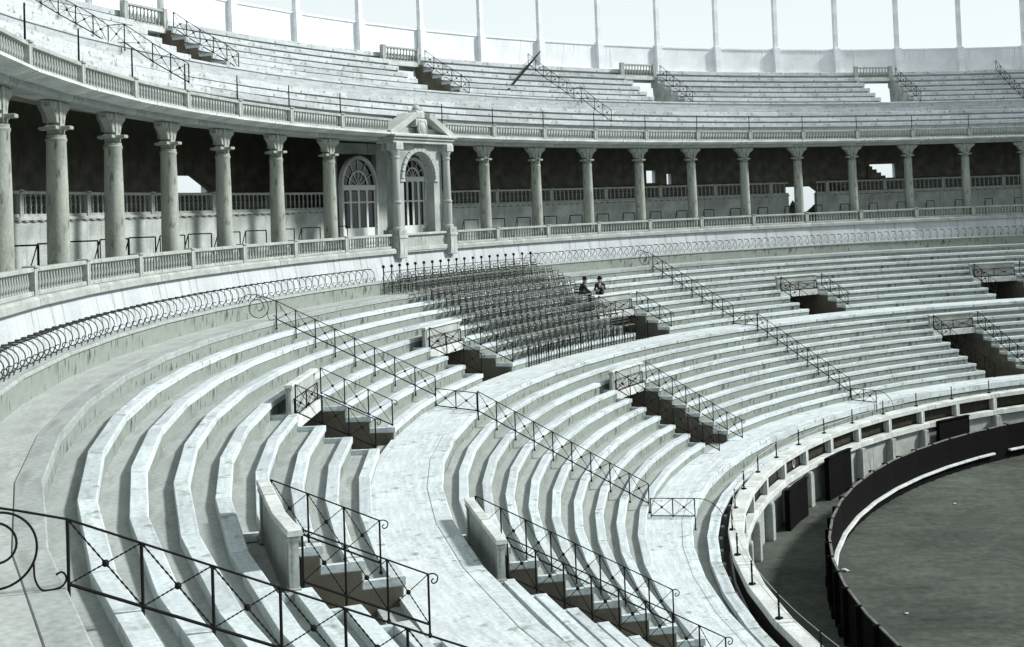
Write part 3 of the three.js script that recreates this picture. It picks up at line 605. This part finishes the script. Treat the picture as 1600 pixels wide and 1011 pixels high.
{ // tall back wall of the portal with two glazed doors
  const w = thing('portal_back_wall', 'pale wall behind the portal holding two arched glass doors', 'wall', null, pt(7.8, 56.7, 11.3));
  for (const [s, e] of [[6.92, 7.02], [7.72, 8.1], [8.58, 8.72]]) add(w, 'wall_pier', sweep(rect(56.6, 56.9, 11.3, 16.4), s, e), M.wall);
  for (const [s, e] of [[7.02, 7.72], [8.1, 8.58]]) add(w, 'wall_head', sweep(rect(56.6, 56.9, 15.86, 16.4), s, e), M.wall);
  const door = (b, ww, lab) => {
    const d = thing('glazed_door', lab, 'door', 'doors behind the portal'); place(d, b, 56.62, 11.3);
    const r = ww / 2, sp = 4.46 - r, fr = 0.13;
    const arch = (R0, R1, z) => { const s = new THREE.Shape(); s.moveTo(-R1, 0); s.lineTo(-R1, sp); s.absarc(0, sp, R1, Math.PI, 0, true); s.lineTo(R1, 0); s.lineTo(R0, 0); s.lineTo(R0, sp); s.absarc(0, sp, R0, 0, Math.PI, false); s.lineTo(-R0, 0); s.closePath(); return new THREE.ExtrudeGeometry(s, { depth: z, bevelEnabled: true, bevelSize: 0.012, bevelThickness: 0.012, bevelSegments: 1, curveSegments: 18 }); };
    loc(d, 'frame', arch(r - fr, r, 0.22), M.white);
    const fan = loc(d, 'fanlight', new THREE.RingGeometry(0.01, r - fr, 20, 1, 0, Math.PI).translate(0, sp, 0.06), M.glass);
    loc(fan, 'fanlight_bar', new THREE.TorusGeometry((r - fr) * 0.55, 0.05, 5, 18, Math.PI).translate(0, sp, 0.1), M.joinery);
    for (const a of [0.5, 1.05, 2.09, 2.64, 1.5708]) loc(fan, 'fanlight_bar', bar(new THREE.Vector3(0, sp, 0.1), new THREE.Vector3(Math.cos(a) * (r - fr), sp + Math.sin(a) * (r - fr), 0.1), 0.025, 4), M.joinery);
    loc(d, 'transom', bev(ww - 0.2, 0.26, 0.2, 0, sp - 0.2, 0.08, 0.02), M.joinery);
    const n = 4, pw = (ww - 2 * fr) / n;
    for (let i = 0; i < n; i++) {
      const x = -ww / 2 + fr + (i + 0.5) * pw, leaf = loc(d, 'leaf', merge([box(0.07, sp - 0.2, 0.07, x - pw / 2 + 0.035, (sp - 0.2) / 2, 0.08), box(0.07, sp - 0.2, 0.07, x + pw / 2 - 0.035, (sp - 0.2) / 2, 0.08), box(pw, 0.95, 0.06, x, 0.47, 0.08), box(pw, 0.07, 0.06, x, 2.2, 0.08)]), M.joinery);
      loc(leaf, 'pane', box(pw - 0.12, 1.2, 0.02, x, 1.56, 0.07), M.glass); loc(leaf, 'pane', box(pw - 0.12, sp - 2.5, 0.02, x, 2.25 + (sp - 2.5) / 2, 0.07), M.glass);
    }
  };
  door(7.36, 2.95, 'wide arched glass door seen left of the portal arch'); door(8.34, 2.1, 'narrower arched glass door seen through the portal arch');
}

// ───────────────────────── top rows above the arcade ─────────────────────────
{
  const g = thing('top_terrace', 'top bank of pale seat rows above the arcade', 'terrace');
  const rows = [[54.45, 17.86], [55.15, 18.27], [55.85, 18.7]], high = [[58.2, 19.89], [58.9, 20.29], [59.6, 20.7], [60.3, 21.14], [61.0, 21.6], [61.7, 22.07]];
  const row = (R, H, back, cuts, deep) => { for (const sp of spans(cuts, -4, 21)) {
    add(g, 'riser', sweep(rect(R + 0.16, back + 0.1, H - deep, H - 0.24), ...sp, { du: R * 3 }), topM[4]);
    for (const p of perBay(sp)) add(g, 'seat_slab', sweep(nosed(R - 0.05, back - 0.0, H - 0.24, H), p[0] + 0.0015, p[1] - 0.0015, { du: rnd() * 20 }), topM[Math.floor(rnd() * 5)]);
  } };
  add(g, 'balcony_floor', sweep(rect(53.4, 54.6, 16.66, 16.95), -4, 21), M.walkGrey);
  rows.forEach(([R, H], i) => row(R, H, i < 2 ? R + 0.7 : 56.98, [], 1.0));
  for (const sp of [[-4, 21]]) { add(g, 'riser', sweep(rect(57.03, 57.6, 18.3, 19.36), ...sp, { du: 3 }), topM[4]); for (const p of perBay(sp)) add(g, 'walkway', sweep(nosed(56.98, 58.3, 19.36, 19.45), p[0] + 0.0015, p[1] - 0.0015), topM[0]); }
  high.forEach(([R, H], i) => row(R, H, i < 5 ? R + 0.7 : 62.75, i < 5 ? TV_ : [], i < 5 ? 0.75 : 0.62));
  add(g, 'underside', sweep([[57.6, 19.1], [62.75, 21.4], [62.75, 21.2], [57.6, 18.9]], -4, 1.0), M.gallery);
  const names = ['left of the frame', 'nearest the left edge', 'above the pediment', 'left of centre on the right half', 'nearest the right edge'];
  TV_.forEach((c, i) => {
    const m = (c.a + c.b) / 2, v = thing('top_stair_entrance', ['top bank stair opening nearest the upper left corner', 'top bank stair opening above the pediment', 'top bank stair opening right of the pediment, bright sky behind', 'top bank stair opening nearest the right edge, bright sky behind'][i], 'stairwell', 'stair openings in the top bank', pt(m, 58.3, 19.45));
    for (const [q, s] of [[c.a, -1], [c.b, 1]]) {
      const prof = [[58.22, 18.9], [58.22, 19.75]]; high.slice(0, 5).forEach(([R, H]) => { prof.push([R + 0.05, H - 0.12], [R + 0.68, H - 0.12]); }); if (s > 0) prof.push([61.4, 18.9]); else prof.push([62.7, 21.48], [62.7, 18.9]);
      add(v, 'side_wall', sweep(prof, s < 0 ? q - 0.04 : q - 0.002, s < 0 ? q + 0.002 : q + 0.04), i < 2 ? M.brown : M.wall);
    }
    add(v, 'floor', sweep(rect(58.3, 62.74, 18.9, 19.4), c.a, c.b), M.walk);
    add(v, 'lintel', sweep(nosed(61.3, 61.66, 21.36, 21.6), c.a, c.b), M.white);
    const y0 = 21.6, y1 = 22.42, R = 61.42;
    add(v, 'top_rail', sweep(nosed(R - 0.1, R + 0.1, y1 - 0.1, y1), c.a - 0.03, c.b + 0.03), M.stone); add(v, 'base_rail', sweep(rect(R - 0.08, R + 0.08, y0, y0 + 0.08), c.a, c.b), M.stone);
    const bg = balGeo(y1 - y0 - 0.18, 0.05); for (let k = 0; k < 11; k++) { const p = pt(c.a + (c.b - c.a) * (k + 0.5) / 11, R, y0 + 0.08), o = loc(v, 'baluster', bg, M.stone); o.position.copy(p).sub(v.position); }
    for (const q of [c.a, c.b]) { const p = loc(v, 'pier', bev(0.26, y1 - y0 + 0.1, 0.26, 0, 0, 0), M.wall); p.position.copy(pt(q, R, y0 - 0.04)).sub(v.position); p.rotation.y = turn(q); }
    const f = high.slice(0, 5).reverse().map(([R2, H]) => pt(c.b + 0.06, R2 + 0.1, H)); f.push(pt(c.b + 0.06, 57.7, 19.46));
    railing('top_stair_railing', ['iron railing beside the top bank stair opening near the upper left corner', 'iron railing beside the top bank stair opening above the pediment', 'iron railing beside the top bank stair opening right of the pediment', 'iron railing beside the top bank stair opening nearest the right edge'][i], f, { t: 1.3, h: 0.75, group: 'stair railings of the top bank', dropAt: () => 0 });
  });
  [[3.6, 'in the upper left corner'], [11.6, 'right of the pediment'], [19.45, 'at the right edge']].forEach(([b, lab]) => {
    const f = [...[...high].reverse(), [57.6, 19.46], [56.95, 19.46], ...[...rows].reverse()].map(([R, H]) => pt(b, R - 0.02, H)); railing('top_aisle_railing', `iron aisle railing running down the top bank ${lab}`, f, { t: 1.25, h: 0.72, group: 'aisle railings of the top bank', dropAt: (i) => (i === 6 ? 0 : 0.25) });
  });
}

{  // dark slanting stroke of unsettled nature, built as a tapered bar
  const A = rayAt(792, 143, 58.6), B = rayAt(846, 78, 62.66), g = thing('slanting_stroke', 'long dark stroke, built as a bar, slanting across the top rows right of the pediment', 'pole', null, A.clone());
  add(g, 'shaft', bar(A, A.clone().lerp(B, 0.55), 0.05, 8, 0.085), M.iron); add(g, 'upper_shaft', bar(A.clone().lerp(B, 0.55), B, 0.085, 8, 0.03), M.iron);
}
function rayAt(px, py, R) {                                  // the point of the ring of radius R on the line of sight used to measure the place
  const a = new THREE.Vector3(CAM_X, CAM_Y, 0), q = groundAt(px, py, CAM_Y + (py < 300 ? 1 : -1)), d = q.sub(a), A = d.x * d.x + d.z * d.z, Bq = 2 * a.x * d.x, C = a.x * a.x - R * R;
  return a.addScaledVector(d, (-Bq + Math.sqrt(Bq * Bq - 4 * A * C)) / (2 * A));
}

// ───────────────────────── armrests on the back bench ─────────────────────────
{
  const V = (z, y) => new THREE.Vector3(0, y, z);                          // local z towards the arena, origin at the bench back
  const geo = merge([curve([V(-0.02, 0.60), V(0.16, 0.61), V(0.34, 0.56), V(0.45, 0.42), V(0.46, 0.27), V(0.40, 0.12), V(0.30, 0.06), V(0.22, 0.12), V(0.26, 0.21), V(0.34, 0.19)], 0.0145, 26, 5), box(0.055, 0.03, 0.34, 0, 0.625, 0.16), bar(V(0.36, 0.0), V(0.38, 0.1), 0.016, 5)]);
  const proto = new THREE.Mesh(geo, M.ironArm); proto.name = 'scroll_armrest'; proto.castShadow = proto.receiveShadow = true;
  for (let b = -3; b < 20; b += 1 / 8) {
    if (b > 6.3 && b < 9.42) continue;
    const o = proto.clone(); o.name = numbered('scroll_armrest'); scene.add(o); place(o, b, 53.02, 9.9); o.scale.set(1, 0.92, 1);
    const s = b < 3.5 ? ['scrolled iron armrest on the back bench left of the nearer aisle railing', 'armrests left of the aisle railing'] : b < 8 ? ['scrolled iron armrest on the back bench between aisle railing and fenced chairs', 'armrests between aisle railing and chairs'] : ['scrolled iron armrest on the back bench right of the fenced chairs', 'armrests right of the chairs'];
    tag(o, s[0], 'armrest', s[1]);
  }
}

// ───────────────────────── fenced block of chairs ─────────────────────────
{
  const proto = new THREE.Group(); proto.name = 'slatted_chair';                  // local +z = facing the arena
  const leg = (x, z0, z1, y1) => bar(new THREE.Vector3(x, 0, z0), new THREE.Vector3(x, y1, z1), 0.016, 5);
  loc(proto, 'seat', merge([0, 1, 2, 3].map((i) => box(0.42, 0.02, 0.06, 0, 0.44, -0.14 + i * 0.1))), M.chairSeat);
  loc(proto, 'backrest', merge([0, 1].map((i) => box(0.42, 0.06, 0.02, 0, 0.60 + i * 0.14, -0.225 - i * 0.024))), M.chair);
  loc(proto, 'top_slat', bev(0.48, 0.05, 0.035, 0, 0.86, -0.275, 0.008), M.chairSeat);
  for (const s of [-1, 1]) { loc(proto, 'leg', leg(s * 0.23, 0.2, 0.18, 0.44), M.ironArm); loc(proto, 'leg', merge([leg(s * 0.23, -0.2, -0.2, 0.44), bar(new THREE.Vector3(s * 0.23, 0.44, -0.2), new THREE.Vector3(s * 0.23, 0.9, -0.28), 0.016, 5)]), M.ironArm); loc(proto, 'arm', merge([box(0.04, 0.022, 0.4, s * 0.24, 0.66, -0.04), bar(new THREE.Vector3(s * 0.24, 0.44, 0.14), new THREE.Vector3(s * 0.24, 0.66, 0.14), 0.012, 5)]), M.chair); }
  const ord = ['rearmost row, against the ball-topped railing', 'second row from the back', 'third row from the back', 'fourth row from the back', 'fifth row from the back', 'sixth row from the back', 'seventh row from the back', 'eighth row from the back', 'front row, behind the picket railing'];
  for (let r = 0; r < 9; r++) {
    const k = r - 1, R = r ? U.R(k) + 0.14 : 51.7, y = r ? U.H(k) : 9.32, bs = 6.44, be = 9.36;
    for (let i = 0; i < 19; i++) {
      const b = bs + (be - bs) * (i + 0.5) / 19 + (rnd() - 0.5) * 0.016;
      if (UV_.some((c) => r > 4 && b > c.a - 0.06 && b < c.b + 0.06)) continue;
      const o = proto.clone(); o.name = numbered('slatted_chair'); scene.add(o); place(o, b, R, y + 0.003); o.rotation.y += (rnd() - 0.5) * 0.1; o.scale.setScalar(0.98 + rnd() * 0.04);
      tag(o, `dark slatted chair with arms in the fenced block, ${ord[r]}`, 'chair', `fenced chairs, ${ord[r].split(',')[0]}`);
    }
  }
  // ball-topped railing behind, picket railing in front, both of iron
  const bf = thing('ball_top_railing', 'iron railing with ball finials behind the fenced chairs', 'railing', null, pt(7.86, 52.36, 9.31));
  for (let i = 0; i < 19; i++) { const p = pt(6.36 + 3 * i / 18, 52.36, 9.31); add(bf, 'post', bar(p, p.clone().setY(10.5), 0.024, 6), M.iron); add(bf, 'finial', new THREE.SphereGeometry(0.075, 8, 6).translate(p.x, 10.55, p.z), M.iron); }
  for (let i = 0; i < 18; i++) { const p = pt(6.36 + 3 * i / 18, 52.36), q = pt(6.36 + 3 * (i + 1) / 18, 52.36); for (const y of [9.62, 10.3]) add(bf, 'rail', bar(p.clone().setY(y), q.clone().setY(y), 0.016, 5), M.iron); add(bf, 'cross_bars', merge([bar(p.clone().setY(9.62), q.clone().setY(10.3), 0.012, 4), bar(p.clone().setY(10.3), q.clone().setY(9.62), 0.012, 4)]), M.iron); }
  const pf = thing('picket_railing', 'iron picket railing in front of the fenced chairs beside the middle walkway', 'railing', null, pt(7.9, 45.42, 6.26));
  for (let i = 0; i <= 44; i++) { const p = pt(6.34 + 3.1 * i / 44, 45.42, 6.26), big = i % 4 === 0; add(pf, big ? 'post' : 'picket', bar(p, p.clone().setY(big ? 7.16 : 7.02), big ? 0.03 : 0.016, 5), M.iron); }
  for (let i = 0; i < 11; i++) { const p = pt(6.34 + 3.1 * i / 11, 45.42), q = pt(6.34 + 3.1 * (i + 1) / 11, 45.42); for (const y of [6.4, 6.98]) add(pf, 'rail', bar(p.clone().setY(y), q.clone().setY(y), 0.016, 5), M.iron); }
}

// ───────────────────────── two seated men ─────────────────────────
function field(bones, min, size, res) {                      // tapered capsules joined with a smooth minimum, meshed
  const mc = new MarchingCubes(res, new THREE.MeshBasicMaterial(), false, false, 60000); mc.isolation = 0;
  const P = new THREE.Vector3(), A = new THREE.Vector3(), D = new THREE.Vector3();
  for (let k = 0; k < res; k++) for (let j = 0; j < res; j++) for (let i = 0; i < res; i++) {
    P.set(min.x + (i / (res / 2) - 1 + 1) / 2 * size, min.y + (j / (res / 2)) / 2 * size, min.z + (k / (res / 2)) / 2 * size);
    let s = 0; const kk = 26;
    for (const [a, b, ra, rb] of bones) { D.subVectors(b, a); A.subVectors(P, a); const t = Math.min(1, Math.max(0, A.dot(D) / (D.lengthSq() || 1e-9))); const d = A.addScaledVector(D, -t).length() - (ra + (rb - ra) * t); s += Math.exp(-kk * d / 0.6); }
    mc.field[i + j * res + k * res * res] = Math.log(s + 1e-30) * 0.6 / kk;
  }
  mc.update();
  const n = mc.count, p = new Float32Array(n * 3), q = new Float32Array(n * 3);
  for (let i = 0; i < n; i++) for (let c = 0; c < 3; c++) { p[i * 3 + c] = [min.x, min.y, min.z][c] + (mc.positionArray[i * 3 + c] + 1) / 2 * size; q[i * 3 + c] = mc.normalArray[i * 3 + c]; }
  const g = new THREE.BufferGeometry(); g.setAttribute('position', new THREE.BufferAttribute(p, 3)); g.setAttribute('normal', new THREE.BufferAttribute(q, 3)); return g;
}
function seatedMan(label, b, R, y, look, lean, arms) {
  const g = thing('person', label, 'person', null, pt(b, R, y)); g.rotation.y = turn(b) + look;
  const v = (x, yy, z) => new THREE.Vector3(x, yy, z), ln = (q) => v(q.x, q.y, q.z + lean * Math.max(0, q.y - 0.1));   // origin on the seat, facing +z
  const bones = [], B = (a, c, ra, rb) => bones.push([a, c, ra, rb]);
  const hip = v(0, 0.1, 0), chest = ln(v(0, 0.4, 0)), neck = ln(v(0, 0.56, 0.0)), head = ln(v(0, 0.72, 0.03));
  B(hip, chest, 0.145, 0.15); B(v(-0.08, 0.1, 0), v(0.08, 0.1, 0), 0.13, 0.13); B(ln(v(-0.16, 0.48, 0)), ln(v(0.16, 0.48, 0)), 0.085, 0.085); B(neck, head, 0.06, 0.06);
  for (const s of [-1, 1]) {
    B(v(s * 0.1, 0.09, 0.02), v(s * 0.13, 0.08, 0.42), 0.09, 0.066); B(v(s * 0.13, 0.08, 0.42), v(s * 0.13, -0.36, 0.44), 0.064, 0.045); B(v(s * 0.13, -0.4, 0.42), v(s * 0.14, -0.41, 0.6), 0.042, 0.036);
    const sh = ln(v(s * 0.2, 0.48, 0)), el = arms[s < 0 ? 0 : 1][0], wr = arms[s < 0 ? 0 : 1][1]; B(sh, el, 0.062, 0.048); B(el, wr, 0.046, 0.034);
  }
  const hb = [[ln(v(0, 0.76, 0.03)), ln(v(0, 0.72, 0.05)), 0.098, 0.085], [ln(v(0, 0.68, 0.075)), ln(v(0, 0.65, 0.085)), 0.06, 0.045], [ln(v(0, 0.735, 0.125)), ln(v(0, 0.7, 0.155)), 0.014, 0.018], [ln(v(-0.095, 0.72, 0.03)), ln(v(-0.098, 0.69, 0.03)), 0.018, 0.014], [ln(v(0.095, 0.72, 0.03)), ln(v(0.098, 0.69, 0.03)), 0.018, 0.014], [ln(v(-0.03, 0.665, 0.128)), ln(v(0.03, 0.665, 0.128)), 0.012, 0.012], [neck, ln(v(0, 0.66, 0.03)), 0.056, 0.056]];
  const parts = [field(bones, v(-0.62, -0.5, -0.45), 1.3, 92), field(hb, ln(v(-0.2, 0.5, -0.16)), 0.42, 60)];
  for (const s of [0, 1]) {                                    // hands: palm, four fingers, thumb
    const [el, wr] = arms[s], d = wr.clone().sub(el).normalize(), side = new THREE.Vector3(0, 1, 0).cross(d).normalize(), dn = d.clone().cross(side), hbn = [];
    const at = (f, x, dd) => wr.clone().addScaledVector(d, f).addScaledVector(side, x).addScaledVector(dn, dd);
    hbn.push([wr.clone(), at(0.07, 0.012, 0), 0.026, 0.024], [wr.clone(), at(0.07, -0.014, 0), 0.024, 0.022]);
    [[0.033, 0.07], [0.012, 0.08], [-0.01, 0.075], [-0.031, 0.06]].forEach(([x, l]) => { hbn.push([at(0.07, x, 0), at(0.07 + l * 0.5, x * 1.1, 0.008), 0.0095, 0.009], [at(0.07 + l * 0.5, x * 1.1, 0.008), at(0.07 + l * 0.85, x * 1.1, 0.036), 0.009, 0.008]); });
    hbn.push([at(0.02, 0.028, 0), at(0.06, 0.052, 0.016), 0.012, 0.01], [at(0.06, 0.052, 0.016), at(0.088, 0.05, 0.03), 0.01, 0.009]);
    const c = at(0.06, 0, 0.01); parts.push(field(hbn, c.clone().addScalar(-0.12), 0.24, 56));
  }
  const body = merge(parts.map((p, i) => { const n = p.attributes.position.count, col = new Float32Array(n * 3), q = new THREE.Vector3(); for (let k = 0; k < n; k++) { q.fromBufferAttribute(p.attributes.position, k); const skin = i > 0, shirt = i === 0 && q.z > 0.07 + lean * 0.3 && Math.abs(q.x) < 0.05 && q.y > 0.36; const c = skin ? [0.33, 0.29, 0.26] : shirt ? [0.6, 0.6, 0.6] : [0.022, 0.022, 0.024]; col.set(c, k * 3); } p.setAttribute('uv', new THREE.Float32BufferAttribute(new Float32Array(n * 2), 2)); p.userData = { col }; return p; }));
  const all = new Float32Array(body.attributes.position.count * 3); let o = 0; for (const p of parts) { all.set(p.userData.col, o); o += p.userData.col.length; }
  body.setAttribute('color', new THREE.BufferAttribute(all, 3));
  const m = new THREE.MeshStandardMaterial({ vertexColors: true, roughness: 0.9 });
  loc(g, 'body', body, m);
  const hat = new THREE.LatheGeometry([[0, 0.15], [0.07, 0.15], [0.1, 0.12], [0.108, 0.03], [0.112, 0.02], [0.17, 0.005], [0.178, 0.02], [0.175, 0.01], [0.112, 0.0]].map((q) => new THREE.Vector2(...q)), 24);
  const h = loc(g, 'hat', hat, M.iron); h.position.copy(ln(v(0, 0.79, 0.02))); h.rotation.x = 0.12;
  for (const s of [-1, 1]) { const e = loc(g, 'eye', new THREE.SphereGeometry(0.012, 8, 6), M.iron); e.position.copy(ln(v(s * 0.034, 0.725, 0.122))); }
  return g;
}
{
  const v = (x, y, z) => new THREE.Vector3(x, y, z);
  // they sit side by side at the edge of the chairs and turn to each other
  seatedMan('man in dark suit and hat on the end chair, leaning towards his companion', 9.16, U.R(3) + 0.2, U.H(3) + 0.46, 0.95, 0.25, [[v(-0.28, 0.3, 0.2), v(-0.14, 0.2, 0.42)], [v(0.28, 0.3, 0.2), v(0.12, 0.2, 0.44)]]);
  seatedMan('man in dark suit and hat on the bare slab right of the chairs', 9.8, U.R(2) + 0.14, U.H(2) + 0.0, -1.0, 0.1, [[v(-0.26, 0.26, 0.14), v(-0.12, 0.22, 0.4)], [v(0.27, 0.28, 0.12), v(0.16, 0.36, 0.36)]]);
}
renderer.render(scene, camera);
